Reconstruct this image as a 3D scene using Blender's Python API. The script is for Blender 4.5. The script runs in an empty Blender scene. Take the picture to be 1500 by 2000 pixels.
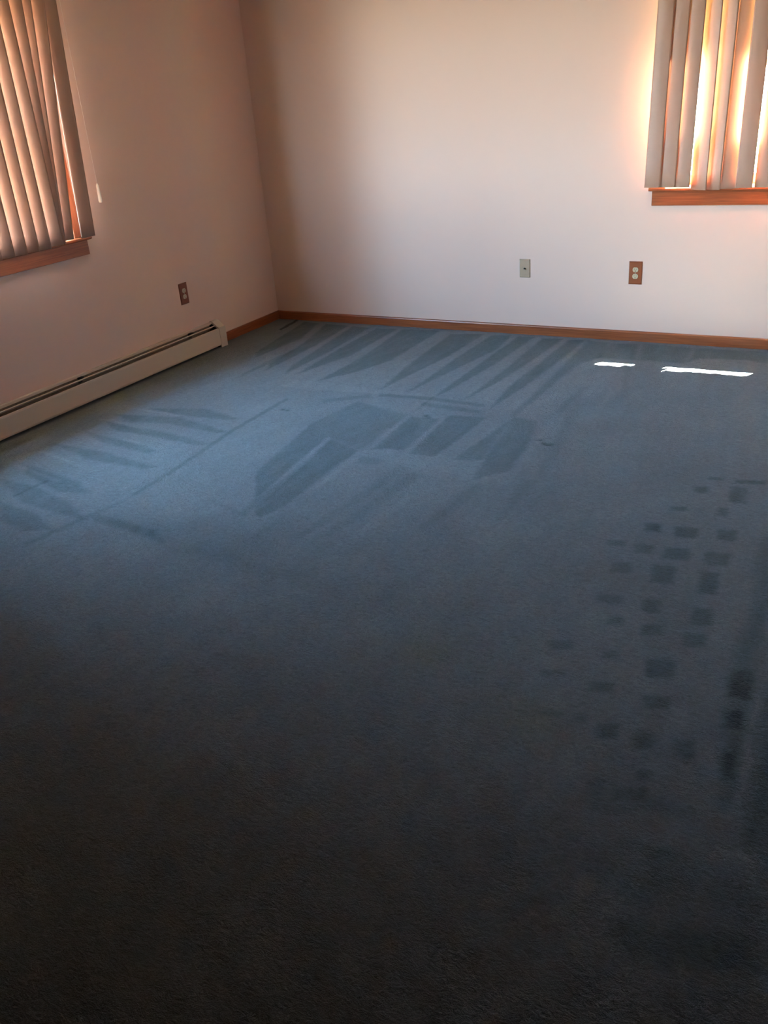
import bpy, bmesh, math
import numpy as np
from mathutils import Matrix, Vector

SC = bpy.context.scene
COL = SC.collection

# ------------------------------------------------------------------ camera
def look(yaw, pitch, roll):
    cp, sp = math.cos(pitch), math.sin(pitch)
    fwd = Vector((-math.sin(yaw) * cp, math.cos(yaw) * cp, -sp))
    right = Vector((math.cos(yaw), math.sin(yaw), 0))
    up = right.cross(fwd)
    r = right * math.cos(roll) + up * math.sin(roll)
    u = -right * math.sin(roll) + up * math.cos(roll)
    return r, u, fwd

cam_data = bpy.data.cameras.new('camera')
cam = bpy.data.objects.new('camera', cam_data)
COL.objects.link(cam)
r_, u_, f_ = look(0.5425, 0.4513, -0.0835)
m = Matrix((r_, u_, -f_)).transposed().to_4x4()
m.translation = Vector((4.0559, -5.4284, 1.566))
cam.matrix_world = m
cam_data.sensor_fit = 'HORIZONTAL'
cam_data.sensor_width = 36.0
cam_data.lens = 36.0 * 1737.15 / 1500.0
cam_data.clip_start = 0.02
SC.camera = cam

# ------------------------------------------------------------------ world, sun, exposure
SC.view_settings.view_transform = 'Standard'
SC.view_settings.look = 'None'
SC.view_settings.gamma = 1.0
SC.view_settings.use_curve_mapping = False
SC.view_settings.exposure = 1.66
SKY_STRENGTH = 9.0
SKY_LEFT = 6.2
SUN_STRENGTH = 520.0
SKY_TOP = (0.36, 0.62, 1.0)
SKY_HORIZON = (0.78, 0.90, 1.0)
GROUND_FAR = (0.42, 0.40, 0.34)
GROUND_NEAR = (0.20, 0.21, 0.13)

world = bpy.data.worlds.new('sky')
SC.world = world
world.use_nodes = True
wn = world.node_tree
wn.nodes.clear()
w_out = wn.nodes.new('ShaderNodeOutputWorld')
w_bg = wn.nodes.new('ShaderNodeBackground')
w_tc = wn.nodes.new('ShaderNodeTexCoord')
w_sep = wn.nodes.new('ShaderNodeSeparateXYZ')
w_ma = wn.nodes.new('ShaderNodeMapRange')
w_ma.inputs['From Min'].default_value = -1
w_ma.inputs['From Max'].default_value = 1
w_ramp = wn.nodes.new('ShaderNodeValToRGB')
cr = w_ramp.color_ramp
cr.elements[0].position = 0.0
cr.elements[0].color = (*GROUND_NEAR, 1)
cr.elements[1].position = 1.0
cr.elements[1].color = (*SKY_TOP, 1)
for pos, c in ((0.47, GROUND_FAR), (0.51, SKY_HORIZON), (0.68, SKY_TOP)):
    e = cr.elements.new(pos)
    e.color = (*c, 1)
wn.links.new(w_tc.outputs['Generated'], w_sep.inputs[0])
wn.links.new(w_sep.outputs['Z'], w_ma.inputs['Value'])
wn.links.new(w_ma.outputs[0], w_ramp.inputs[0])
wn.links.new(w_ramp.outputs[0], w_bg.inputs['Color'])
# sky and ground are set brighter towards -x, to lift the left window's light
w_side = wn.nodes.new('ShaderNodeMapRange')
w_side.inputs['From Min'].default_value = -0.9
w_side.inputs['From Max'].default_value = 0.1
w_side.inputs['To Min'].default_value = SKY_STRENGTH * SKY_LEFT
w_side.inputs['To Max'].default_value = SKY_STRENGTH
wn.links.new(w_sep.outputs['X'], w_side.inputs['Value'])
wn.links.new(w_side.outputs[0], w_bg.inputs['Strength'])
wn.links.new(w_bg.outputs[0], w_out.inputs[0])

sun_data = bpy.data.lights.new('sun', 'SUN')
sun_data.energy = SUN_STRENGTH
sun_data.angle = math.radians(0.53)
sun_data.color = (1.0, 0.95, 0.86)
sun = bpy.data.objects.new('sun', sun_data)
COL.objects.link(sun)
sun.rotation_euler = Vector((-0.23, -0.488, -1.0)).to_track_quat('-Z', 'Y').to_euler()
sun.location = (4, 3, 5)

SC.cycles.use_denoising = True
SC.cycles.max_bounces = 14
SC.cycles.diffuse_bounces = 10
SC.cycles.transmission_bounces = 8
SC.cycles.transparent_max_bounces = 12
SC.cycles.sample_clamp_indirect = 6.0
SC.cycles.caustics_reflective = False
SC.cycles.caustics_refractive = False

# room size (metres); x runs along the back wall, y towards the back wall (y = 0)
RX = 4.32
RY = -5.75
RZ = 2.44
WT = 0.16                       # wall thickness
W1 = (-3.75, -1.80, 0.90, 2.10)   # left window opening: y0, y1, z0, z1
W2 = (2.83, 4.02, 0.90, 2.10)     # back window opening: x0, x1, z0, z1

# ------------------------------------------------------------------ sky portals in the two window openings
def portal(name, loc, sx, sy, direction):
    d = bpy.data.lights.new(name, 'AREA')
    d.shape = 'RECTANGLE'
    d.size, d.size_y = sx, sy
    d.cycles.is_portal = True
    o = bpy.data.objects.new(name, d)
    COL.objects.link(o)
    o.location = loc
    o.rotation_euler = Vector(direction).to_track_quat('-Z', 'Y').to_euler()
portal('sky_portal', (-WT - 0.02, (W1[0] + W1[1]) / 2, (W1[2] + W1[3]) / 2), W1[1] - W1[0] + .04, W1[3] - W1[2] + .04, (1, 0, 0))
portal('sky_portal', ((W2[0] + W2[1]) / 2, WT + 0.02, (W2[2] + W2[3]) / 2), W2[1] - W2[0] + .04, W2[3] - W2[2] + .04, (0, -1, 0))

# ------------------------------------------------------------------ materials
def new_mat(name):
    mt = bpy.data.materials.new(name)
    mt.use_nodes = True
    nt = mt.node_tree
    b = nt.nodes['Principled BSDF']
    return mt, nt, b

def paint(name, col, rough=0.6, bump=0.0, scale=300.0, spec=0.5, mottle=0.0):
    mt, nt, b = new_mat(name)
    b.inputs['Base Color'].default_value = (*col, 1)
    b.inputs['Roughness'].default_value = rough
    b.inputs['Specular IOR Level'].default_value = spec
    if bump or mottle:
        tc = nt.nodes.new('ShaderNodeTexCoord')
        no = nt.nodes.new('ShaderNodeTexNoise')
        no.inputs['Scale'].default_value = scale
        no.inputs['Detail'].default_value = 3
        nt.links.new(tc.outputs['Object'], no.inputs['Vector'])
        if bump:
            bp = nt.nodes.new('ShaderNodeBump')
            bp.inputs['Strength'].default_value = bump
            bp.inputs['Distance'].default_value = 0.002
            nt.links.new(no.outputs['Fac'], bp.inputs['Height'])
            nt.links.new(bp.outputs[0], b.inputs['Normal'])
        if mottle:
            mx = nt.nodes.new('ShaderNodeMix')
            mx.data_type = 'RGBA'
            mx.inputs['A'].default_value = (*[c * (1 - mottle) for c in col], 1)
            mx.inputs['B'].default_value = (*[min(1, c * (1 + mottle)) for c in col], 1)
            nt.links.new(no.outputs['Fac'], mx.inputs['Factor'])
            nt.links.new(mx.outputs['Result'], b.inputs['Base Color'])
    return mt

def wood(name, dark, light, axis='X', rough=0.32):
    mt, nt, b = new_mat(name)
    tc = nt.nodes.new('ShaderNodeTexCoord')
    mp = nt.nodes.new('ShaderNodeMapping')
    sc = {'X': (1.5, 40, 40), 'Y': (40, 1.5, 40), 'Z': (40, 40, 1.5)}[axis]
    mp.inputs['Scale'].default_value = sc
    no = nt.nodes.new('ShaderNodeTexNoise')
    no.inputs['Scale'].default_value = 3.0
    no.inputs['Detail'].default_value = 6
    no.inputs['Distortion'].default_value = 0.8
    rp = nt.nodes.new('ShaderNodeValToRGB')
    rp.color_ramp.elements[0].position = 0.3
    rp.color_ramp.elements[0].color = (*dark, 1)
    rp.color_ramp.elements[1].position = 0.72
    rp.color_ramp.elements[1].color = (*light, 1)
    nt.links.new(tc.outputs['Object'], mp.inputs['Vector'])
    nt.links.new(mp.outputs[0], no.inputs['Vector'])
    nt.links.new(no.outputs['Fac'], rp.inputs[0])
    nt.links.new(rp.outputs[0], b.inputs['Base Color'])
    b.inputs['Roughness'].default_value = rough
    return mt

WALLC = (0.71, 0.508, 0.413)
M_wall = paint('wall_paint', WALLC, 0.75, 0.12, 260, 0.25)
M_ceil = paint('ceiling_paint', (0.20, 0.165, 0.135), 0.85, 0.2, 120, 0.2)
M_dark = paint('bounce_cut_dark', (0.035, 0.022, 0.016), 0.6, 0.1, 60, 0.3)  # near-black, keeps unseen surfaces from bouncing light
WD, WL = (0.20, 0.052, 0.018), (0.34, 0.10, 0.034)
M_woodx = wood('stained_wood_x', WD, WL, 'X')
M_woody = wood('stained_wood_y', WD, WL, 'Y')
M_woodz = wood('stained_wood_z', WD, WL, 'Z')
M_sash = wood('pale_sash_wood', (0.72, 0.50, 0.24), (0.84, 0.64, 0.36), 'Z')
M_plateb = paint('brown_plastic', (0.23, 0.062, 0.022), 0.35, 0, spec=0.5)
M_slot = paint('slot_dark', (0.02, 0.015, 0.012), 0.7)
M_ivory = paint('ivory_plastic', (0.52, 0.43, 0.29), 0.35)
M_ivory2 = paint('beige_plastic', (0.40, 0.285, 0.19), 0.4)
M_metal = paint('screw_metal', (0.35, 0.30, 0.22), 0.35)
M_enamel = paint('beige_enamel', (0.58, 0.48, 0.38), 0.45, 0.04, 900, 0.4, 0.03)
M_inner = paint('heater_inside', (0.22, 0.18, 0.14), 0.6, 0, 0, 0.4)
M_black = paint('heater_gap', (0.012, 0.010, 0.010), 0.8)
M_cord = paint('white_cord_plastic', (0.88, 0.85, 0.78), 0.4)
M_rail = paint('rail_plastic', (0.62, 0.52, 0.42), 0.5)
M_ext = paint('outside_siding', (0.55, 0.52, 0.46), 0.8)

# vane: thin PVC, slightly translucent
M_vane, nt, b = new_mat('blind_vinyl')
VC = (0.42, 0.243, 0.17)
b.inputs['Base Color'].default_value = (*VC, 1)
b.inputs['Roughness'].default_value = 0.5
b.inputs['Specular IOR Level'].default_value = 0.35
tr = nt.nodes.new('ShaderNodeBsdfTranslucent')
tr.inputs['Color'].default_value = (0.75, 0.40, 0.22, 1)
ms = nt.nodes.new('ShaderNodeMixShader')
ms.inputs['Fac'].default_value = 0.02
nt.links.new(b.outputs[0], ms.inputs[1])
nt.links.new(tr.outputs[0], ms.inputs[2])
nt.links.new(ms.outputs[0], nt.nodes['Material Output'].inputs['Surface'])

# window glass: clear pane, faint reflection
M_glass, nt, b = new_mat('window_glass')
tp = nt.nodes.new('ShaderNodeBsdfTransparent')
tp.inputs['Color'].default_value = (0.93, 0.96, 0.95, 1)
gl = nt.nodes.new('ShaderNodeBsdfGlossy')
gl.inputs['Roughness'].default_value = 0.02
ms = nt.nodes.new('ShaderNodeMixShader')
ms.inputs['Fac'].default_value = 0.05
nt.links.new(tp.outputs[0], ms.inputs[1])
nt.links.new(gl.outputs[0], ms.inputs[2])
nt.links.new(ms.outputs[0], nt.nodes['Material Output'].inputs['Surface'])

# carpet: cut pile, its lay (attribute "pile") changes how light or dark the fibres read
CARPET = (0.170, 0.189, 0.195)
CARPET_DOWN = (0.120, 0.166, 0.172)
M_carpet, nt, b = new_mat('blue_carpet')
L = nt.links.new
tc = nt.nodes.new('ShaderNodeTexCoord')
at = nt.nodes.new('ShaderNodeAttribute'); at.attribute_name = 'pile'
st = nt.nodes.new('ShaderNodeAttribute'); st.attribute_name = 'stain'
n1 = nt.nodes.new('ShaderNodeTexNoise'); n1.inputs['Scale'].default_value = 48; n1.inputs['Detail'].default_value = 4; n1.inputs['Roughness'].default_value = 0.65; n1.inputs['Distortion'].default_value = 1.2
n2 = nt.nodes.new('ShaderNodeTexNoise'); n2.inputs['Scale'].default_value = 420; n2.inputs['Detail'].default_value = 2
n3 = nt.nodes.new('ShaderNodeTexNoise'); n3.inputs['Scale'].default_value = 2.2; n3.inputs['Detail'].default_value = 4
mp = nt.nodes.new('ShaderNodeMapping'); mp.inputs['Rotation'].default_value = (0, 0, math.radians(25)); mp.inputs['Scale'].default_value = (1.0, 1.7, 1.0)
L(tc.outputs['Object'], mp.inputs['Vector'])
L(mp.outputs[0], n1.inputs['Vector']); L(tc.outputs['Object'], n2.inputs['Vector']); L(tc.outputs['Object'], n3.inputs['Vector'])
def math_node(op, a, b_=None, c=None):
    n = nt.nodes.new('ShaderNodeMath'); n.operation = op
    for i, v in enumerate((a, b_, c)):
        if v is None: continue
        if isinstance(v, (int, float)): n.inputs[i].default_value = v
        else: L(v, n.inputs[i])
    return n.outputs[0]
n4 = nt.nodes.new('ShaderNodeTexNoise'); n4.inputs['Scale'].default_value = 7; n4.inputs['Detail'].default_value = 5
mp4 = nt.nodes.new('ShaderNodeMapping'); mp4.inputs['Rotation'].default_value = (0, 0, math.radians(12)); mp4.inputs['Scale'].default_value = (2.6, 0.7, 1.0)
L(tc.outputs['Object'], mp4.inputs['Vector']); L(mp4.outputs[0], n4.inputs['Vector'])
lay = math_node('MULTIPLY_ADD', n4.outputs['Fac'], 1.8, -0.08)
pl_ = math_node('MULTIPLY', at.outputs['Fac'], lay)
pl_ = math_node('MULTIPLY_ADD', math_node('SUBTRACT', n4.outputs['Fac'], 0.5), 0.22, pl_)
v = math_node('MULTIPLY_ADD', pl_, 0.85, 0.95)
v1 = math_node('MULTIPLY_ADD', n1.outputs['Fac'], 1.3, 0.35)
v2 = math_node('MULTIPLY_ADD', n2.outputs['Fac'], 1.5, 0.25)
v3 = math_node('MULTIPLY_ADD', n3.outputs['Fac'], 0.5, 0.75)
v = math_node('MULTIPLY', v, v1); v = math_node('MULTIPLY', v, v2); v = math_node('MULTIPLY', v, v3)
v = math_node('MAXIMUM', v, 0.04)
vm = nt.nodes.new('ShaderNodeVectorMath'); vm.operation = 'SCALE'
cm = nt.nodes.new('ShaderNodeMix'); cm.data_type = 'RGBA'
cm.inputs['A'].default_value = (*CARPET, 1)
cm.inputs['B'].default_value = (0.17, 0.16, 0.07, 1)
L(st.outputs['Fac'], cm.inputs['Factor'])
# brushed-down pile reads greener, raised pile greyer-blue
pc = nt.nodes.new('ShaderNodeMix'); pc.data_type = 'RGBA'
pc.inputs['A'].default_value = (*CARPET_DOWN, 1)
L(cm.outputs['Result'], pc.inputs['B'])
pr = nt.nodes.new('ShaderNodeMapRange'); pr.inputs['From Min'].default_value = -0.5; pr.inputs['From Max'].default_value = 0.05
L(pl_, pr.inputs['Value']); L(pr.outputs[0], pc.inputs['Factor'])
L(pc.outputs['Result'], vm.inputs[0]); L(v, vm.inputs['Scale'])
L(vm.outputs[0], b.inputs['Base Color'])
b.inputs['Roughness'].default_value = 0.95
b.inputs['Specular IOR Level'].default_value = 0.1
b.inputs['Sheen Weight'].default_value = 0.3
b.inputs['Sheen Roughness'].default_value = 0.45
b.inputs['Sheen Tint'].default_value = (0.68, 0.76, 0.82, 1)
hh = math_node('MULTIPLY_ADD', n2.outputs['Fac'], 0.35, n1.outputs['Fac'])
bp = nt.nodes.new('ShaderNodeBump'); bp.inputs['Strength'].default_value = 0.9; bp.inputs['Distance'].default_value = 0.022
L(hh, bp.inputs['Height']); L(bp.outputs[0], b.inputs['Normal'])

# ------------------------------------------------------------------ mesh helpers
def finish(name, bm, mats, parent=None, loc=None, smooth=False):
    me = bpy.data.meshes.new(name)
    bmesh.ops.recalc_face_normals(bm, faces=bm.faces)
    if smooth:
        for f in bm.faces: f.smooth = True
    bm.to_mesh(me); bm.free()
    for mt in (mats if isinstance(mats, (list, tuple)) else [mats]):
        me.materials.append(mt)
    o = bpy.data.objects.new(name, me)
    COL.objects.link(o)
    if parent is not None: o.parent = parent
    if loc is not None: o.location = loc
    return o

def box(bm, x0, x1, y0, y1, z0, z1, bev=0.0, mi=0):
    vs = [bm.verts.new((x, y, z)) for x in (x0, x1) for y in (y0, y1) for z in (z0, z1)]
    fs = [bm.faces.new([vs[i] for i in q]) for q in
          ((0, 1, 3, 2), (4, 6, 7, 5), (0, 4, 5, 1), (2, 3, 7, 6), (0, 2, 6, 4), (1, 5, 7, 3))]
    for f in fs: f.material_index = mi
    if bev:
        es = list({e for f in fs for e in f.edges})
        bmesh.ops.bevel(bm, geom=es, offset=bev, segments=2, affect='EDGES', profile=0.5, material=-1)

def prism(bm, prof, a0, a1, axis='Y', mi=0):
    """extrude closed profile [(p, z)] along axis; p is x for axis Y, y for axis X"""
    def P(p, z, a): return (p, a, z) if axis == 'Y' else (a, p, z)
    v0 = [bm.verts.new(P(p, z, a0)) for p, z in prof]
    v1 = [bm.verts.new(P(p, z, a1)) for p, z in prof]
    n = len(prof)
    fs = [bm.faces.new([v0[i], v0[(i + 1) % n], v1[(i + 1) % n], v1[i]]) for i in range(n)]
    fs.append(bm.faces.new(v0[::-1])); fs.append(bm.faces.new(v1))
    for f in fs: f.material_index = mi

def cyl(bm, c, r, h, axis='X', seg=20, r2=None, mi=0):
    r2 = r if r2 is None else r2
    rings = []
    for rr, hh_ in ((r, 0), (r2, h)):
        ring = []
        for k in range(seg):
            a = 2 * math.pi * k / seg
            u, w = rr * math.cos(a), rr * math.sin(a)
            p = {'X': (hh_, u, w), 'Y': (u, hh_, w), 'Z': (u, w, hh_)}[axis]
            ring.append(bm.verts.new((c[0] + p[0], c[1] + p[1], c[2] + p[2])))
        rings.append(ring)
    fs = [bm.faces.new([rings[0][k], rings[0][(k + 1) % seg], rings[1][(k + 1) % seg], rings[1][k]]) for k in range(seg)]
    fs.append(bm.faces.new(rings[0][::-1])); fs.append(bm.faces.new(rings[1]))
    for f in fs: f.material_index = mi

def struct(o):
    o['kind'] = 'structure'; return o

def thing(name, label, cat, loc=(0, 0, 0), group=None):
    o = bpy.data.objects.new(name, None)
    o.empty_display_size = 0.1
    COL.objects.link(o); o.location = loc
    o['label'] = label; o['category'] = cat
    if group: o['group'] = group
    return o

# ------------------------------------------------------------------ floor
MARKS = [
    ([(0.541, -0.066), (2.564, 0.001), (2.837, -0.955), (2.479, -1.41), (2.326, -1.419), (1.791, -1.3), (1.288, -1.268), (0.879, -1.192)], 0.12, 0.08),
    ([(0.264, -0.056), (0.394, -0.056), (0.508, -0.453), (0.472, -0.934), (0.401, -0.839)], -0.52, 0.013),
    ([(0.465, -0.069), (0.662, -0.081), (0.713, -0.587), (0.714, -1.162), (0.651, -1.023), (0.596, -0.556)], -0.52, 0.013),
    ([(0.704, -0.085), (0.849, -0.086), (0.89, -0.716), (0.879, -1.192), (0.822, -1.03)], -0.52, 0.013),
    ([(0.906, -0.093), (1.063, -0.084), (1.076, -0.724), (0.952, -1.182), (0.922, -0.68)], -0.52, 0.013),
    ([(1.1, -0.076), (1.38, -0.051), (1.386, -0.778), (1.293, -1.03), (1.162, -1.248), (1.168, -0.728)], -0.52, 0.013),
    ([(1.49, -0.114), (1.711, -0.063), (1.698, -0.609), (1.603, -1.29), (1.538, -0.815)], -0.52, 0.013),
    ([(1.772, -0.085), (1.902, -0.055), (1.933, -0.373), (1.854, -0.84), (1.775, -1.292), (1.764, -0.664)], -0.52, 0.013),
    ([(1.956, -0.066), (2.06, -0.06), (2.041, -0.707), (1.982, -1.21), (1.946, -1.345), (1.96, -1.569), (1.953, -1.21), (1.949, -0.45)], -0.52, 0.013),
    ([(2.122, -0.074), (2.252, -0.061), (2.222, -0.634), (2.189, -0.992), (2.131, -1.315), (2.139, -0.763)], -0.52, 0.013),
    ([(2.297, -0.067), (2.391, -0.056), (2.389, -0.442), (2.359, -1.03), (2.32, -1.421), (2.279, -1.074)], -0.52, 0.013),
    ([(2.414, -0.058), (2.554, -0.076), (2.59, -0.376), (2.563, -0.454), (2.518, -0.536), (2.498, -0.839), (2.494, -1.254), (2.468, -1.476), (2.455, -1.348), (2.442, -0.79)], -0.42, 0.02),
    ([(2.573, -0.087), (2.734, -0.06), (2.801, -0.392), (2.638, -0.399), (2.572, -0.416)], -0.42, 0.02),
    ([(2.755, -0.044), (3.055, -0.077), (3.074, -0.389), (2.941, -0.39), (2.81, -0.39)], -0.42, 0.02),
    ([(3.074, -0.072), (3.467, -0.054), (3.498, -0.278), (3.386, -0.24), (3.133, -0.272), (3.085, -0.353)], -0.42, 0.02),
    ([(2.642, -0.952), (2.664, -0.961), (2.669, -1.31), (2.67, -1.562), (2.692, -1.917), (2.678, -2.005), (2.649, -1.932), (2.632, -1.67), (2.644, -1.317)], -0.12, 0.03),
    ([(2.719, -0.122), (2.835, -0.682), (2.929, -1.124), (2.818, -0.687)], -0.18, 0.02),
    ([(1.628, -1.347), (1.921, -1.324), (2.266, -1.342), (2.285, -1.386), (1.944, -1.37), (1.652, -1.391)], -0.35, 0.012),
    ([(1.937, -1.413), (2.282, -1.44), (2.302, -1.487), (1.949, -1.465)], -0.3, 0.012),
    ([(1.371, -1.528), (1.592, -1.379), (1.619, -1.426), (1.404, -1.58)], -0.25, 0.012),
    ([(1.525, -1.879), (1.582, -1.506), (1.824, -1.58), (1.956, -1.615), (1.995, -2.082), (1.949, -2.116), (1.709, -2.013)], -0.34, 0.02),
    ([(1.525, -1.879), (1.707, -2.014), (1.757, -2.399), (1.809, -2.746), (1.628, -2.501)], -0.42, 0.012),
    ([(1.738, -2.037), (1.953, -2.128), (1.947, -2.391), (1.962, -2.753), (1.933, -2.882), (1.898, -2.867), (1.852, -2.805), (1.805, -2.411)], -0.42, 0.012),
    ([(1.966, -1.635), (2.135, -1.618), (2.157, -2.044), (2.006, -2.079)], -0.44, 0.012),
    ([(2.16, -1.552), (2.347, -1.531), (2.348, -1.766), (2.324, -2.073), (2.197, -2.077)], -0.4, 0.012),
    ([(2.479, -1.476), (2.615, -1.504), (2.684, -1.847), (2.703, -2.128), (2.59, -2.254), (2.563, -2.036), (2.42, -2.085), (2.454, -1.781)], -0.34, 0.014),
    ([(2.0, -2.182), (2.134, -2.182), (2.114, -2.247), (2.01, -2.254)], -0.22, 0.02),
    ([(2.205, -2.187), (2.276, -2.206), (2.252, -2.407), (2.236, -2.504)], -0.15, 0.03),
    ([(2.049, -1.635), (2.143, -1.55), (2.194, -2.096), (2.157, -2.044)], 0.18, 0.015),
    ([(1.952, -2.122), (1.953, -1.609), (1.975, -1.632), (1.996, -2.107), (2.009, -2.854), (2.004, -2.947)], 0.2, 0.015),
    ([(1.707, -2.014), (1.737, -2.031), (1.807, -2.709), (1.802, -2.736)], 0.22, 0.012),
    ([(2.487, -1.48), (2.469, -1.468), (2.568, -2.256), (2.588, -2.249)], 0.18, 0.012),
    ([(1.936, -2.095), (2.308, -2.003), (2.502, -2.057), (2.732, -2.118), (2.74, -2.248), (2.429, -2.251), (2.177, -2.226)], 0.13, 0.05),
    ([(2.297, -2.269), (2.369, -2.272), (2.328, -2.781), (2.29, -2.934), (2.246, -2.951)], -0.16, 0.02),
    ([(2.608, -2.294), (2.674, -2.297), (2.631, -2.668), (2.615, -2.76), (2.588, -2.727)], -0.16, 0.02),
    ([(2.798, -2.175), (2.863, -2.178), (2.86, -2.494), (2.84, -2.59)], -0.16, 0.02),
    ([(2.777, -1.723), (2.706, -1.266), (2.745, -1.292), (2.829, -1.706), (2.856, -2.102), (2.828, -2.085)], -0.16, 0.02),
    ([(2.213, -2.38), (2.278, -2.411), (2.219, -2.822), (2.197, -2.961), (2.162, -2.974)], -0.16, 0.02),
    ([(2.647, -0.926), (2.695, -0.913), (2.683, -1.31), (2.661, -1.354)], -0.16, 0.02),
    ([(1.927, -1.868), (1.955, -1.718), (1.956, -1.615), (2.035, -1.967), (2.011, -2.064), (1.981, -2.081)], 0.16, 0.015),
    ([(2.689, -1.689), (2.705, -1.7), (2.751, -2.139), (2.732, -2.132)], 0.16, 0.015),
    ([(2.803, -0.924), (2.837, -0.955), (2.852, -1.259), (2.83, -1.266)], 0.16, 0.015),
    ([(0.95, -1.269), (1.288, -1.268), (1.603, -1.29), (1.872, -1.284), (1.891, -1.321), (1.586, -1.368), (1.237, -1.395), (0.988, -1.399)], 0.16, 0.015),
    ([(2.369, -2.885), (2.402, -2.47), (2.432, -2.484), (2.413, -2.887)], 0.16, 0.015),
    ([(1.153, -1.566), (1.181, -1.587), (1.196, -2.128), (1.25, -2.645), (1.26, -2.914), (1.235, -2.9), (1.22, -2.618), (1.162, -2.093)], -0.38, 0.008),
    ([(0.716, -2.901), (0.734, -2.925), (0.72, -3.12), (0.7, -3.104)], -0.35, 0.008),
    ([(1.259, -2.925), (1.254, -2.971), (1.234, -3.169), (1.193, -3.342), (1.175, -3.443), (1.145, -3.417), (1.163, -3.315), (1.196, -3.132)], -0.3, 0.02),
    ([(0.608, -0.718), (0.648, -0.748), (0.643, -1.166), (0.638, -1.307), (0.607, -1.266)], -0.3, 0.008),
    ([(0.469, -1.962), (0.802, -1.861), (1.103, -1.937), (1.047, -1.971), (0.766, -1.992)], -0.38, 0.018),
    ([(0.346, -2.094), (0.761, -2.02), (1.176, -2.119), (1.122, -2.152), (0.776, -2.121), (0.536, -2.164)], -0.38, 0.018),
    ([(0.396, -2.208), (0.863, -2.235), (1.174, -2.282), (1.131, -2.325), (0.807, -2.299), (0.54, -2.292)], -0.38, 0.018),
    ([(0.357, -2.35), (0.609, -2.363), (0.971, -2.449), (0.959, -2.495), (0.611, -2.453)], -0.38, 0.018),
    ([(0.358, -2.551), (0.741, -2.554), (1.12, -2.614), (1.079, -2.654), (0.699, -2.651)], -0.38, 0.018),
    ([(0.46, -2.814), (0.877, -2.874), (1.032, -2.961), (0.873, -2.995), (0.537, -2.893)], -0.38, 0.018),
    ([(0.479, -2.99), (0.69, -2.989), (1.009, -3.06), (1.234, -3.169), (1.082, -3.163), (0.795, -3.138)], -0.38, 0.018),
    ([(0.701, -3.172), (0.974, -3.203), (1.173, -3.292), (1.053, -3.337), (0.864, -3.307)], -0.38, 0.018),
    ([(1.241, -3.105), (1.591, -3.134), (1.699, -3.205), (1.476, -3.178), (1.26, -3.159)], -0.38, 0.018),
    ([(0.302, -2.177), (0.418, -2.168), (0.764, -2.251), (0.697, -2.241), (0.448, -2.198)], 0.3, 0.015),
    ([(0.334, -2.358), (0.38, -2.343), (0.838, -2.393), (0.795, -2.407)], 0.3, 0.015),
    ([(0.376, -2.662), (0.437, -2.65), (0.781, -2.731), (0.73, -2.735)], 0.3, 0.015),
    ([(0.335, -1.985), (0.453, -1.978), (0.766, -1.992), (0.72, -2.006)], 0.3, 0.015),
    ([(0.382, -2.836), (0.45, -2.831), (0.798, -2.902), (0.769, -2.912)], 0.3, 0.015),
    ([(0.811, -3.263), (1.173, -3.292), (1.234, -3.169), (1.276, -3.092), (0.964, -3.054), (0.642, -3.054)], 0.08, 0.06),
    ([(1.604, -2.811), (1.817, -2.871), (1.797, -2.585), (1.783, -2.31), (1.824, -2.372), (1.842, -2.626), (1.857, -2.897), (1.827, -2.898)], -0.28, 0.02),
    ([(1.311, -3.079), (1.589, -3.057), (1.721, -2.927), (1.829, -2.887), (2.087, -3.057), (2.13, -3.244), (1.884, -3.24), (1.594, -3.209)], -0.14, 0.08),
    ([(1.785, -3.244), (2.037, -3.248), (2.41, -3.259), (2.361, -3.185), (2.14, -3.208), (1.856, -3.145)], -0.16, 0.06),
    ([(2.01, -2.654), (2.025, -2.971), (2.041, -3.074), (2.007, -3.015), (1.987, -2.619)], -0.2, 0.02),
    ([(0.2, -0.278), (0.229, -0.301), (0.217, -0.172), (0.192, -0.027), (0.165, -0.002), (0.178, -0.136)], -1.6, 0.006),
    ([(3.367, -2.401), (3.423, -2.388), (3.434, -2.449), (3.379, -2.462)], -0.5, 0.012),
    ([(3.476, -2.394), (3.553, -2.375), (3.565, -2.453), (3.489, -2.473)], -0.5, 0.012),
    ([(3.62, -2.362), (3.685, -2.347), (3.694, -2.424), (3.63, -2.44)], -0.5, 0.012),
    ([(3.274, -2.582), (3.339, -2.562), (3.348, -2.601), (3.283, -2.621)], -0.36, 0.012),
    ([(3.376, -2.572), (3.438, -2.556), (3.451, -2.623), (3.39, -2.639)], -0.5, 0.012),
    ([(3.476, -2.564), (3.561, -2.541), (3.574, -2.624), (3.49, -2.647)], -0.5, 0.012),
    ([(3.612, -2.545), (3.691, -2.526), (3.701, -2.619), (3.625, -2.638)], -0.5, 0.012),
    ([(3.336, -2.725), (3.399, -2.71), (3.415, -2.787), (3.353, -2.803)], -0.36, 0.012),
    ([(3.469, -2.699), (3.542, -2.684), (3.561, -2.802), (3.49, -2.817)], -0.5, 0.012),
    ([(3.623, -2.682), (3.682, -2.676), (3.7, -2.821), (3.643, -2.827)], -0.5, 0.012),
    ([(3.353, -2.956), (3.428, -2.932), (3.438, -2.983), (3.365, -3.006)], -0.36, 0.012),
    ([(3.497, -2.927), (3.55, -2.914), (3.563, -2.991), (3.511, -3.004)], -0.5, 0.012),
    ([(3.647, -2.921), (3.706, -2.909), (3.719, -3.01), (3.661, -3.022)], -0.5, 0.012),
    ([(3.42, -3.067), (3.467, -3.054), (3.476, -3.1), (3.43, -3.114)], -0.36, 0.012),
    ([(3.53, -3.072), (3.587, -3.055), (3.597, -3.113), (3.54, -3.13)], -0.5, 0.012),
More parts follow.
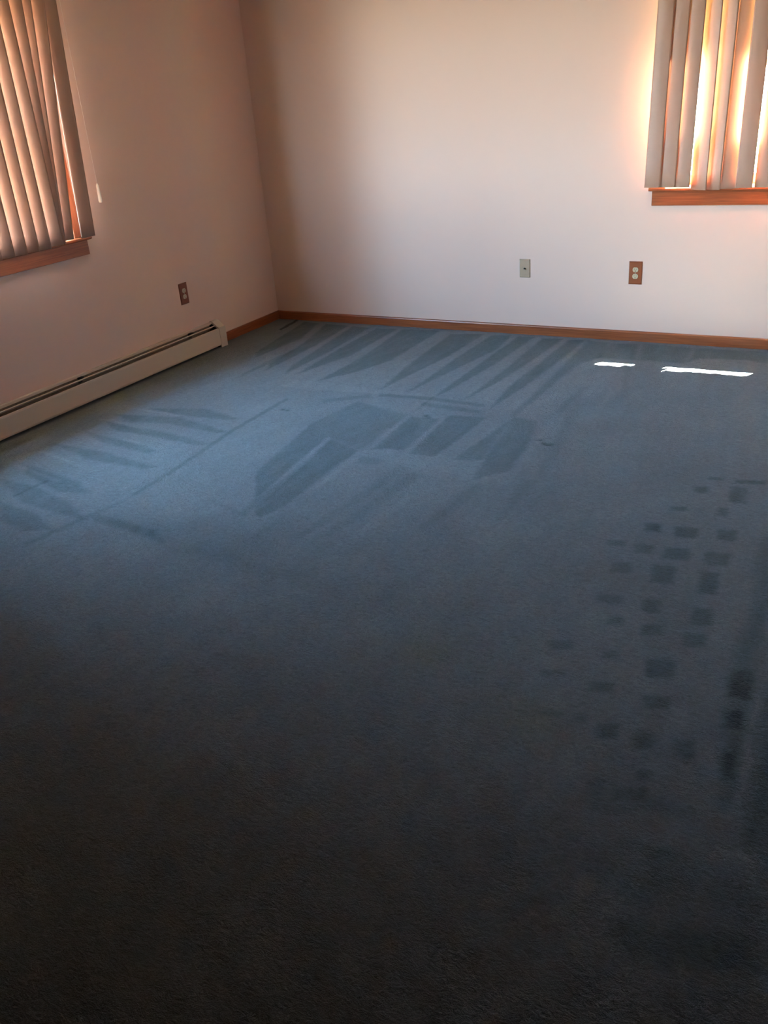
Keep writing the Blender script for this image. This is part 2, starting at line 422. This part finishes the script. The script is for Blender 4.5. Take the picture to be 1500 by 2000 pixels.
    ([(3.656, -3.07), (3.715, -3.054), (3.724, -3.127), (3.667, -3.143)], -0.5, 0.012),
    ([(3.597, -1.97), (3.659, -1.965), (3.675, -2.107), (3.614, -2.113)], -0.5, 0.012),
    ([(3.589, -2.18), (3.622, -2.176), (3.63, -2.241), (3.598, -2.246)], -0.5, 0.012),
    ([(3.467, -2.016), (3.52, -2.004), (3.528, -2.061), (3.475, -2.074)], -0.5, 0.012),
    ([(3.423, -2.225), (3.48, -2.209), (3.486, -2.248), (3.43, -2.264)], -0.5, 0.012),
    ([(3.501, -1.908), (3.561, -1.891), (3.564, -1.915), (3.505, -1.933)], -0.5, 0.012),
    ([(3.603, -1.902), (3.717, -1.866), (3.72, -1.903), (3.607, -1.938)], -0.5, 0.012),
    ([(3.303, -3.259), (3.363, -3.24), (3.376, -3.29), (3.317, -3.309)], -0.36, 0.012),
    ([(3.461, -3.253), (3.505, -3.239), (3.513, -3.277), (3.47, -3.291)], -0.36, 0.012),
    ([(3.59, -3.245), (3.663, -3.225), (3.676, -3.313), (3.606, -3.333)], -0.5, 0.012),
    ([(3.324, -3.415), (3.394, -3.389), (3.402, -3.42), (3.333, -3.446)], -0.36, 0.012),
    ([(3.472, -3.417), (3.531, -3.397), (3.539, -3.438), (3.481, -3.458)], -0.55, 0.013),
    ([(3.625, -3.414), (3.688, -3.393), (3.696, -3.446), (3.634, -3.467)], -0.55, 0.013),
    ([(3.543, -3.573), (3.593, -3.558), (3.604, -3.618), (3.556, -3.633)], -0.55, 0.013),
    ([(3.635, -3.57), (3.683, -3.556), (3.694, -3.621), (3.646, -3.635)], -0.55, 0.013),
    ([(3.738, -3.56), (3.783, -3.548), (3.792, -3.618), (3.748, -3.63)], -0.55, 0.013),
    ([(3.391, -3.585), (3.439, -3.567), (3.444, -3.585), (3.396, -3.604)], -0.36, 0.013),
    ([(3.475, -3.572), (3.51, -3.56), (3.516, -3.584), (3.481, -3.596)], -0.36, 0.013),
    ([(3.686, -3.708), (3.714, -3.699), (3.72, -3.734), (3.692, -3.742)], -0.55, 0.013),
    ([(3.648, -3.786), (3.716, -3.76), (3.723, -3.803), (3.656, -3.829)], -0.55, 0.013),
    ([(3.826, -3.397), (3.873, -3.385), (3.879, -3.459), (3.834, -3.471)], -0.55, 0.013),
    ([(3.812, -3.202), (3.871, -3.193), (3.882, -3.325), (3.825, -3.335)], -0.55, 0.013),
    ([(3.853, -3.562), (3.883, -3.56), (3.891, -3.653), (3.863, -3.656)], -0.55, 0.013),
    ([(3.784, -2.353), (3.782, -2.566), (3.818, -2.842), (3.811, -2.909), (3.81, -3.068), (3.819, -3.227), (3.83, -3.346), (3.855, -3.556), (3.887, -3.763), (3.908, -3.724), (3.903, -3.501), (3.885, -3.282), (3.874, -3.115), (3.859, -2.858), (3.848, -2.54)], -0.42, 0.03),
    ([(3.914, -3.212), (3.909, -3.312), (3.926, -3.524), (3.937, -3.681), (3.934, -3.77), (3.944, -3.853), (4.005, -3.891), (4.038, -3.83), (3.962, -3.208)], -0.5, 0.03),
    ([(3.897, -3.301), (3.905, -3.298), (3.907, -3.477), (3.921, -3.619), (3.922, -3.717), (3.912, -3.722), (3.909, -3.612), (3.897, -3.468)], 0.35, 0.012),
    ([(3.898, -3.874), (4.004, -3.877), (4.005, -3.887), (3.9, -3.882)], 0.35, 0.012),
    ([(3.598, -3.765), (3.637, -3.811), (3.632, -3.85), (3.699, -3.831), (3.739, -3.801), (3.837, -3.786), (3.833, -3.805), (3.736, -3.82), (3.653, -3.864), (3.617, -3.881), (3.597, -3.842)], -0.3, 0.03),
    ([(3.706, -3.942), (3.8, -3.925), (3.836, -3.924), (3.832, -3.937), (3.778, -3.957), (3.71, -3.956)], -0.35, 0.02),
    ([(3.762, -4.154), (3.873, -4.107), (4.031, -4.071), (4.041, -4.146), (3.868, -4.217), (3.799, -4.214), (3.756, -4.189)], -0.4, 0.03),
    ([(3.573, -4.176), (3.597, -4.165), (3.604, -4.182), (3.581, -4.196)], -0.4, 0.02),
    ([(3.661, -3.996), (3.808, -3.959), (4.01, -3.924), (4.023, -4.016), (3.783, -4.074), (3.705, -4.067)], -0.25, 0.06),
]
DENTS = [(1.246, -1.735), (1.278, -1.742), (2.044, -1.589), (2.07, -1.612), (2.742, -1.759), (2.762, -1.773), (2.775, -1.762), (2.707, -1.724)]
STAINS = [(2.964, -3.476), (3.359, -3.63)]
def build_floor():
    x0, x1, y0, y1 = -WT, RX + WT, RY - WT, WT
    st_ = 0.01
    nx = int(round((x1 - x0) / st_)) + 1; ny = int(round((y1 - y0) / st_)) + 1
    xs = np.linspace(x0, x1, nx); ys = np.linspace(y0, y1, ny)
    X, Y = np.meshgrid(xs, ys)
    X = X.ravel(); Y = Y.ravel()
    pile = np.zeros(len(X)); Z = np.zeros(len(X))
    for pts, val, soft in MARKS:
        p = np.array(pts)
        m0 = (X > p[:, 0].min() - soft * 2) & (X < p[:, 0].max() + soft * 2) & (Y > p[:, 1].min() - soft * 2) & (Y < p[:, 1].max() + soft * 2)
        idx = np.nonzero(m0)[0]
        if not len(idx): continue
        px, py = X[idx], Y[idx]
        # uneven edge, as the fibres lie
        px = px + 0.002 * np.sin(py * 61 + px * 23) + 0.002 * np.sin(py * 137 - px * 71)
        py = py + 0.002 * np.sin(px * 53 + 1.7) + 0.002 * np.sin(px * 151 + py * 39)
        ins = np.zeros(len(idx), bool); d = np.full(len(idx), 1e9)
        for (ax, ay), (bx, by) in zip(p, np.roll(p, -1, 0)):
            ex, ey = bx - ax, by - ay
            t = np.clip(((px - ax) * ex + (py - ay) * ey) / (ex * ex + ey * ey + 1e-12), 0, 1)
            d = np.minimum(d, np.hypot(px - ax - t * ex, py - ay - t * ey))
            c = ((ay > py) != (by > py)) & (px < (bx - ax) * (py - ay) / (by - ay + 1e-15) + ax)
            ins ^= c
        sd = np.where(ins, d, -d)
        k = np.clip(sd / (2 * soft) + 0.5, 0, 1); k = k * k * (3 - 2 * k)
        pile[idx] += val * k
    pile = np.clip(pile, -1.3, 0.8)
    for dx, dy in DENTS:
        r2 = ((X - dx) / 0.012) ** 2 + ((Y - dy) / 0.012) ** 2
        g = np.exp(-r2)
        Z -= 0.010 * g; pile -= 0.9 * g
    stain = np.zeros(len(X))
    for sx, sy in STAINS:
        stain += 0.35 * np.exp(-(((X - sx) / 0.12) ** 2 + ((Y - sy) / 0.10) ** 2))
    Z += 0.0012 * (np.sin(X * 31 + Y * 17) * np.sin(Y * 29 - X * 11))
    n = nx * ny
    me = bpy.data.meshes.new('floor')
    ii = np.arange(n).reshape(ny, nx)
    quads = np.stack([ii[:-1, :-1], ii[:-1, 1:], ii[1:, 1:], ii[1:, :-1]], -1).reshape(-1, 4)
    nf = len(quads)
    me.vertices.add(n); me.vertices.foreach_set('co', np.stack([X, Y, Z], -1).ravel())
    me.loops.add(nf * 4); me.loops.foreach_set('vertex_index', quads.ravel().astype(np.int32))
    me.polygons.add(nf)
    me.polygons.foreach_set('loop_start', np.arange(0, nf * 4, 4, dtype=np.int32))
    me.polygons.foreach_set('use_smooth', np.ones(nf, bool))
    me.update(calc_edges=True)
    for nm, arr in (('pile', pile), ('stain', stain)):
        a = me.attributes.new(nm, 'FLOAT', 'POINT'); a.data.foreach_set('value', arr.astype(np.float32))
    me.materials.append(M_carpet)
    o = bpy.data.objects.new('floor', me); COL.objects.link(o); struct(o)
build_floor()

# ------------------------------------------------------------------ walls and ceiling
def wall_with_opening(name, axis, a0, a1, t0, t1, op, mats):
    bm = bmesh.new()
    def bx(p0, p1, z0, z1):
        if axis == 'Y': box(bm, t0, t1, p0, p1, z0, z1)
        else: box(bm, p0, p1, t0, t1, z0, z1)
    if op is None:
        bx(a0, a1, 0, RZ)
    else:
        o0, o1, z0, z1 = op
        # one skin with a rectangular hole: four slabs welded into one mesh
        bx(a0, o0, 0, RZ); bx(o1, a1, 0, RZ); bx(o0, o1, 0, z0 - .02); bx(o0, o1, z1, RZ)
    return struct(finish(name, bm, mats))
wall_with_opening('wall_left', 'Y', RY - WT, WT, -WT, 0, W1, M_wall)
wall_with_opening('wall_back', 'X', 0, RX + WT, 0, WT, W2, M_wall)
wall_with_opening('wall_right', 'Y', RY - WT, 0, RX, RX + WT, None, M_wall)
wall_with_opening('wall_front', 'X', 0, RX, RY - WT, RY, None, M_dark)  # unseen wall, made dark so the foreground falls into shade
# unseen dark door on the right wall, added to cut bounce light near the camera
light_absorber = bpy.data.objects.new('light_absorber_1', None); COL.objects.link(light_absorber); struct(light_absorber); light_absorber.location = (RX, -4.72, 0)
bm = bmesh.new()
for k in range(2):
    y_ = -.96 + k * .965
    box(bm, -.030, -.004, y_, y_ + .95, .012, 2.03, .003)
    for z_ in (.16, 1.12): box(bm, -.036, -.030, y_ + .12, y_ + .83, z_, z_ + .80, .002)
finish('absorber_panel', bm, M_dark, light_absorber)
bm = bmesh.new(); box(bm, -.02, 0, -1.02, -.97, 0, 2.10); box(bm, -.02, 0, .965, 1.02, 0, 2.10); box(bm, -.02, 0, -.97, .965, 2.04, 2.10)
finish('absorber_frame', bm, M_dark, light_absorber)
bm = bmesh.new(); box(bm, -WT, RX + WT, RY - WT, WT, RZ, RZ + .12)
struct(finish('ceiling', bm, M_ceil))

# baseboards: stained wood with an eased top edge
BB = 0.062
def base_prof(s=1): return [(0, -.002), (s * .012, -.002), (s * .012, BB - .010), (s * .010, BB - .003), (s * .006, BB), (0, BB)]
bm = bmesh.new(); prism(bm, [(-p, z) for p, z in base_prof()], 0, RX, 'X')
struct(finish('baseboard_back', bm, M_woodx))
bm = bmesh.new(); prism(bm, base_prof(), -.735, -.012, 'Y')
struct(finish('baseboard_left', bm, M_woody))

# ------------------------------------------------------------------ windows (structure): frame, sashes, glass, stool, apron
def make_window(name, M, length, z0, z1, posts=()):
    """local frame: X along the wall, Y into the wall (outwards), origin at opening start; M maps to world"""
    root = bpy.data.objects.new(name, None); COL.objects.link(root); root['kind'] = 'structure'
    root.matrix_world = M
    H = z1
    def part(nm, bm, mt, par=root): return finish(nm, bm, mt, par)
    # jamb lining
    bm = bmesh.new()
    box(bm, 0, .018, 0, WT, z0, z1); box(bm, length - .018, length, 0, WT, z0, z1); box(bm, .018, length - .018, 0, WT, z1 - .018, z1)
    box(bm, .018, length - .018, .085, WT + .02, z0 - .02, z0 + .004)
    part('window_frame', bm, M_sash)
    # casing on the room side: two legs and a head
    bm = bmesh.new(); cw = .057
    box(bm, -cw + .006, .006, -.016, 0, z0, z1 + cw - .006, .003); box(bm, length - .006, length + cw - .006, -.016, 0, z0, z1 + cw - .006, .003)
    box(bm, .006, length - .006, -.016, 0, z1 - .006, z1 + cw - .006, .003)
    part('casing', bm, M_woodz)
    # stool (interior sill) with rounded nose
    bm = bmesh.new()
    nose = -.043
    prof = [(nose + .006, z0 - .019), (nose + .001, z0 - .015), (nose, z0 - .0095), (nose + .001, z0 - .004), (nose + .006, z0), (.085, z0), (.085, z0 - .019)]
    prism(bm, prof, .002, length - .002, 'X')
    prof2 = [(p if p < 0 else 0, z) for p, z in prof]
    prism(bm, prof2, -cw - .036, .002, 'X'); prism(bm, prof2, length - .002, length + cw + .036, 'X')
    part('sill', bm, M_woodx)
    # apron
    bm = bmesh.new(); box(bm, -cw - .021, length + cw + .021, -.018, 0, z0 - .10, z0 - .0195, .002)
    part('apron', bm, M_woodx)
    # two sashes, double hung
    zm = (z0 + z1) / 2
    for yy, a, b_ in ((.085, z0 + .004, zm + .02), (.122, zm - .02, z1 - .018)):
        bm = bmesh.new(); s = .042; d = .032
        l0, l1 = .019, length - .019
        box(bm, l0, l0 + s, yy, yy + d, a, b_, .002); box(bm, l1 - s, l1, yy, yy + d, a, b_, .002)
        box(bm, l0 + s, l1 - s, yy, yy + d, a, a + .05, .002); box(bm, l0 + s, l1 - s, yy, yy + d, b_ - .035, b_, .002)
        sash = part('sash', bm, M_sash)
        bm = bmesh.new(); box(bm, l0 + s - .004, l1 - s + .004, yy + .014, yy + .018, a + .046, b_ - .031)
        part('glass_pane', bm, M_glass, sash)
    for p0, p1 in posts:
        bm = bmesh.new(); box(bm, p0, p1, .078, .1575, z0 + .004, z1 - .018, .003)
        part('mullion', bm, M_sash)
    return root
# left wall: local X -> +Y, local Y -> -X
M1 = Matrix(((0, -1, 0, 0), (1, 0, 0, W1[0]), (0, 0, 1, 0), (0, 0, 0, 1)))
make_window('window_1', M1, W1[1] - W1[0], W1[2], W1[3])
M2 = Matrix(((1, 0, 0, W2[0]), (0, 1, 0, 0), (0, 0, 1, 0), (0, 0, 0, 1)))
make_window('window_2', M2, W2[1] - W2[0], W2[2], W2[3], ((.285, .43), (.915, 1.12)))  # second post, out of view, is widened to block a stray sun streak

# ------------------------------------------------------------------ vertical blinds
def vane_mesh(pR_bot, pR_top, zb, zt, phi_b, phi_t, width, plane, curve=.0045):
    """strip whose right edge runs (pR_bot -> pR_top); phi = how far its left end turns towards the window.
       returns verts as (along wall, out from wall, z)"""
    bm = bmesh.new(); nu, nv, th = 10, 14, .0008
    grid = []
    for side in (0, 1):
        g = []
        for j in range(nv + 1):
            t = j / nv; z = zb + (zt - zb) * t
            ph = phi_b + (phi_t - phi_b) * t; R = pR_bot + (pR_top - pR_bot) * t
            row = []
            for i in range(nu + 1):
                s = i / nu                              # 0 = right edge, 1 = left edge
                c = curve * math.sin(math.pi * s) + (th if side else 0)
                a = R - width * s * math.cos(ph) + c * math.sin(ph)
                o_ = plane + width * (.5 - s) * math.sin(ph) + c * math.cos(ph)
                row.append((a, o_, z))
            g.append(row)
        grid.append(g)
    return bm, grid, nu, nv

def build_blind(name, label, mapf, plane, rail0, rail1, vanes, zt, cord):
    root = thing(name, label, 'window blind', mapf((rail0 + rail1) / 2, plane, 2.15))
    inv = Vector(root.location)
    def P(a, o_, z): return Vector(mapf(a, o_, z)) - inv
    for (rb, rt, zb, pb, pt, wd, pl) in vanes:
        bm, grid, nu, nv = vane_mesh(rb, rt, zb, zt, math.radians(pb), math.radians(pt), wd, pl)
        V = [[[bm.verts.new(P(*grid[s][j][i])) for i in range(nu + 1)] for j in range(nv + 1)] for s in (0, 1)]
        for j in range(nv):
            for i in range(nu):
                bm.faces.new([V[0][j][i], V[0][j][i + 1], V[0][j + 1][i + 1], V[0][j + 1][i]])
                bm.faces.new([V[1][j][i], V[1][j + 1][i], V[1][j + 1][i + 1], V[1][j][i + 1]])
            for i in (0, nu):
                bm.faces.new([V[0][j][i], V[0][j + 1][i], V[1][j + 1][i], V[1][j][i]])
        for i in range(nu):
            for j in (0, nv):
                bm.faces.new([V[0][j][i], V[0][j][i + 1], V[1][j][i + 1], V[1][j][i]])
        finish('vane', bm, M_vane, root, smooth=True)
    # head rail with its two end brackets
    bm = bmesh.new()
    a0, a1 = rail0, rail1
    c0, c1 = P(a0, plane - .02, zt), P(a1, plane + .02, zt + .035)
    box(bm, min(c0.x, c1.x), max(c0.x, c1.x), min(c0.y, c1.y), max(c0.y, c1.y), c0.z, c1.z, .004)
    finish('head_rail', bm, M_rail, root)
    for a in (a0 + .12, a1 - .12):
        bm = bmesh.new()
        c0, c1 = P(a - .012, 0.0, zt + .036), P(a + .012, plane + .015, zt + .040)
        box(bm, min(c0.x, c1.x), max(c0.x, c1.x), min(c0.y, c1.y), max(c0.y, c1.y), c0.z, c1.z)
        c0, c1 = P(a - .012, 0.0, zt - .01), P(a + .012, .003, zt + .0365)
        box(bm, min(c0.x, c1.x), max(c0.x, c1.x), min(c0.y, c1.y), max(c0.y, c1.y), c0.z, c1.z)
        finish('mounting_bracket', bm, M_rail, root)
    if cord:
        ca, co, zw = cord
        c = P(ca, co, zw)
        bm = bmesh.new(); cyl(bm, (c.x, c.y, c.z + .10), 0.0005, zt - zw - .10, 'Z', 8)
        cc = finish('pull_cord', bm, M_cord, root)
        bm = bmesh.new()
        cyl(bm, (c.x, c.y, c.z), .009, .012, 'Z', 16, .011)
        cyl(bm, (c.x, c.y, c.z + .012), .011, .078, 'Z', 16, .0075)
        cyl(bm, (c.x, c.y, c.z + .090), .0075, .012, 'Z', 16, .003)
        finish('cord_weight', bm, M_cord, cc)
    return root

ZT = 2.165
def ex(b_, t_, zb, zref):   # edge line through (b_, zb) and (t_, zref), carried up to the rail
    return b_ + (t_ - b_) * (ZT - zb) / (zref - zb)
# left blind: (right edge bottom, right edge top, bottom z, tilt bottom, tilt top, width, plane)
lv = [(-1.730, ex(-1.730, -1.681, .905, 1.726), .904, 8, 4, .092, .090),
      (-1.893, ex(-1.893, -1.789, .915, 1.730), .912, 24, 24, .089, .086),
      (-1.949, ex(-1.949, -1.864, .914, 1.732), .913, 24, 24, .089, .082),
      (-1.960, ex(-1.960, -1.915, .904, 1.733), .900, 26, 25, .089, .092),
      (-1.974, -1.978, .897, 25, 25, .089, .090)]
y = -2.056
while y > -3.87:
    lv.append((y, y, .894 + .002 * math.sin(y * 37), 25 + 2 * math.sin(y * 19) + max(0, min(27, (-2.45 - y) * 60)), 25 + max(0, min(27, (-2.45 - y) * 60)), .089, .088)); y -= .0805  # vanes out of view open wider, to let more light onto the floor
lmap = lambda a, o_, z: (o_, a, z)
build_blind('vertical_blind', 'beige vertical blind on the left wall, evenly lit, white cord weight beside it',
            lmap, .088, -3.92, -1.66, lv, ZT, (-1.567, .021, 1.058))
rv = [(2.812, ex(2.812, 2.836, .907, 1.82), .907, 6, 6, .089, .090),
      (2.895, ex(2.895, 2.915, .906, 1.812), .907, 6, 6, .092, .088),
      (2.973, ex(2.973, 2.993, .904, 1.804), .906, 7, 8, .092, .088),
      (3.062, ex(3.062, 3.074, .903, 1.796), .890, 24, 22, .100, .074),
      (3.132, ex(3.132, 3.151, .902, 1.788), .890, 20, 18, .096, .072),
      (3.226, ex(3.226, 3.246, .901, 1.78), .893, -12, -12, .102, .070),
      (3.300, ex(3.300, 3.311, .899, 1.576), .900, 3, 3, .089, .100),
      (3.396, ex(3.396, 3.403, .899, 1.454), .899, 5, 3, .089, .088)]
x = 3.475
while x < 4.16:
    rv.append((x, x + .01, .900, 8, 8, .092, .088)); x += .079
rmap = lambda a, o_, z: (a, -o_, z)
build_blind('vertical_blind', 'brown-shadowed vertical blind on the back wall with one white-lit vane and a bright slit',
            rmap, .088, 2.70, 4.18, rv, ZT, None)

# ------------------------------------------------------------------ outlets and cable plate
def wall_map(wall):
    # local: a along wall, o out of the wall, z up
    return (lambda a, o_, z: (o_, a, z)) if wall == 'left' else (lambda a, o_, z: (a, -o_, z))

def bevel_plate(bm, mp_, w, h, t, bev):
    back = [(-w / 2, 0, -h / 2), (w / 2, 0, -h / 2), (w / 2, 0, h / 2), (-w / 2, 0, h / 2)]
    mid = [(a, t * .45, z) for a, _, z in back]
    k0, k1 = (w / 2 - bev) / (w / 2), (h / 2 - bev) / (h / 2)
    fr_ = [(a * k0, t, z * k1) for a, _, z in back]
    R = [[bm.verts.new(mp_(*p)) for p in ring] for ring in (back, mid, fr_)]
    for A_, B_ in ((R[0], R[1]), (R[1], R[2])):
        for i in range(4): bm.faces.new([A_[i], A_[(i + 1) % 4], B_[(i + 1) % 4], B_[i]])
    bm.faces.new(R[2]); bm.faces.new(R[0][::-1])

def outlet(label, wall, pos, z):
    mp_ = wall_map(wall)
    root = thing('electrical_outlet', label, 'outlet', mp_(pos, 0, z))
    bm = bmesh.new(); bevel_plate(bm, mp_, .078, .135, .006, .004); finish('cover_plate', bm, M_plateb, root)
    for dz in (.0195, -.0195):
        # receptacle face: circle with flattened top and bottom, proud of the plate
        bm = bmesh.new(); n = 28
        pts = []
        for k in range(n):
            a = 2 * math.pi * k / n
            pts.append((.0172 * math.cos(a), max(-.0142, min(.0142, .0172 * math.sin(a)))))
        r0 = [bm.verts.new(mp_(a, .0055, z_ + dz)) for a, z_ in pts]; r1 = [bm.verts.new(mp_(a * .97, .0078, z_ * .97 + dz)) for a, z_ in pts]
        for i in range(n): bm.faces.new([r0[i], r0[(i + 1) % n], r1[(i + 1) % n], r1[i]])
        bm.faces.new(r1); bm.faces.new(r0[::-1])
        rc = finish('receptacle', bm, M_ivory, root)
        bm = bmesh.new()
        def slot(a, z_, w, h):
            c0, c1 = mp_(a - w / 2, .0070, z_ - h / 2 + dz), mp_(a + w / 2, .0081, z_ + h / 2 + dz)
            box(bm, min(c0[0], c1[0]), max(c0[0], c1[0]), min(c0[1], c1[1]), max(c0[1], c1[1]), c0[2], c1[2])
        slot(-.0063, .003, .0018, .0085); slot(.0063, .003, .0018, .007)
        c = mp_(0, .0070, -.0075 + dz); nrm = mp_(0, .0011, 0)
        cyl(bm, c, .0026, nrm[0] if wall == 'left' else nrm[1], 'X' if wall == 'left' else 'Y', 12)
        finish('slot', bm, M_slot, rc)
    bm = bmesh.new(); c = mp_(0, .0058, 0); nrm = mp_(0, .0014, 0)
    cyl(bm, c, .0032, nrm[0] if wall == 'left' else nrm[1], 'X' if wall == 'left' else 'Y', 14)
    finish('screw', bm, M_metal, root)
    return root
outlet('brown outlet plate with ivory sockets on the left wall above the baseboard heater', 'left', -.995, .411)
outlet('brown outlet plate with ivory sockets on the back wall below the window', 'back', 2.676, .414)

mp_ = wall_map('back')
root = thing('cable_plate', 'beige cable wall plate with small dark centre jack on the back wall', 'wall plate', mp_(1.976, 0, .4235))
bm = bmesh.new(); bevel_plate(bm, mp_, .070, .114, .0055, .004); finish('cover_plate', bm, M_ivory2, root)
bm = bmesh.new(); cyl(bm, (0, -.0055, 0), .0058, -.003, 'Y', 6); cyl(bm, (0, -.0085, 0), .0045, -.007, 'Y', 18)
finish('jack', bm, M_slot, root)['label'] = 'dark threaded jack'
for dz in (.0415, -.0415):
    bm = bmesh.new(); cyl(bm, (0, -.0052, dz), .0032, -.0012, 'Y', 14); finish('screw', bm, M_ivory2, root)

# ------------------------------------------------------------------ baseboard heater
HY0, HY1 = -4.30, -.725
root = thing('baseboard_heater', 'long beige metal baseboard heater at the foot of the left wall', 'heater', (0, HY1, 0))
Y0, Y1 = HY0 - HY1, -.062          # local, up to the end cap
bm = bmesh.new()
prism(bm, [(.0, .012), (.003, .012), (.003, .166), (.017, .1665), (.0175, .158), (.0195, .158), (.0195, .1695), (.018, .171), (.0, .171)], Y0, Y1)
finish('back_panel', bm, M_enamel, root)
bm = bmesh.new()   # damper blade with a rolled front lip
prism(bm, [(.012, .128), (.014, .1275), (.040, .1445), (.0445, .1445), (.0455, .1475), (.043, .1505), (.038, .1495)], Y0, Y1)
finish('damper', bm, M_enamel, root)
bm = bmesh.new()   # front cover: rolled top lip, flat face, rolled bottom
prism(bm, [(.060, .1225), (.0625, .122), (.0650, .1285), (.0705, .1275), (.0722, .120), (.0745, .030), (.0725, .020), (.066, .0175), (.066, .0155), (.0735, .0165),
           (.0768, .028), (.0748, .121), (.0728, .1310), (.0655, .1325)], Y0, Y1)
finish('front_cover', bm, M_enamel, root)
bm = bmesh.new(); cyl(bm, (.038, Y0, .060), .011, Y1 - Y0 - .12, 'Y', 14)
finish('heating_pipe', bm, M_inner, root)
bm = bmesh.new(); yy = Y1 - .16
while yy > Y0 + .1:
    box(bm, .010, .062, yy, yy + .0006, .032, .088); yy -= .009
o = finish('heating_fins', bm, M_inner, root); o['kind'] = 'stuff'
bm = bmesh.new()
box(bm, .0035, .006, Y0, Y1, .014, .15)
finish('inner_liner', bm, M_inner, root)
# brackets seen as dark notches in the slot
for yb in (-.295, -1.27, -2.02, -2.75, -3.3):
    if yb - .03 < Y0: continue
    bm = bmesh.new()
    box(bm, .018, .0415, yb - .020, yb + .010, .1535, .1585); box(bm, .018, .020, yb - .020, yb + .010, .125, .1585)
    finish('bracket', bm, M_black, root)
# end cap
bm = bmesh.new()
prism(bm, [(.0, .0), (.0785, .0), (.0785, .122), (.0755, .136), (.064, .1405), (.022, .176), (.0, .176)], -.066, 0.0)
es = [e for e in bm.edges]
finish('end_cap', bm, M_enamel, root)
bm = bmesh.new()   # solid block painted black as the shade in the cap's mouth
prism(bm, [(.008, .004), (.070, .004), (.070, .122), (.050, .140), (.020, .160), (.008, .160)], -.0785, -.0665)
finish('cap_shade_fill', bm, M_black, root)

# ------------------------------------------------------------------ ground outside
bm = bmesh.new(); box(bm, -30, 34, WT + .3, 40, -.62, -.60)
o = finish('lawn', bm, paint('lawn_green', (.10, .14, .05), .9, .4, 30))
struct(o)
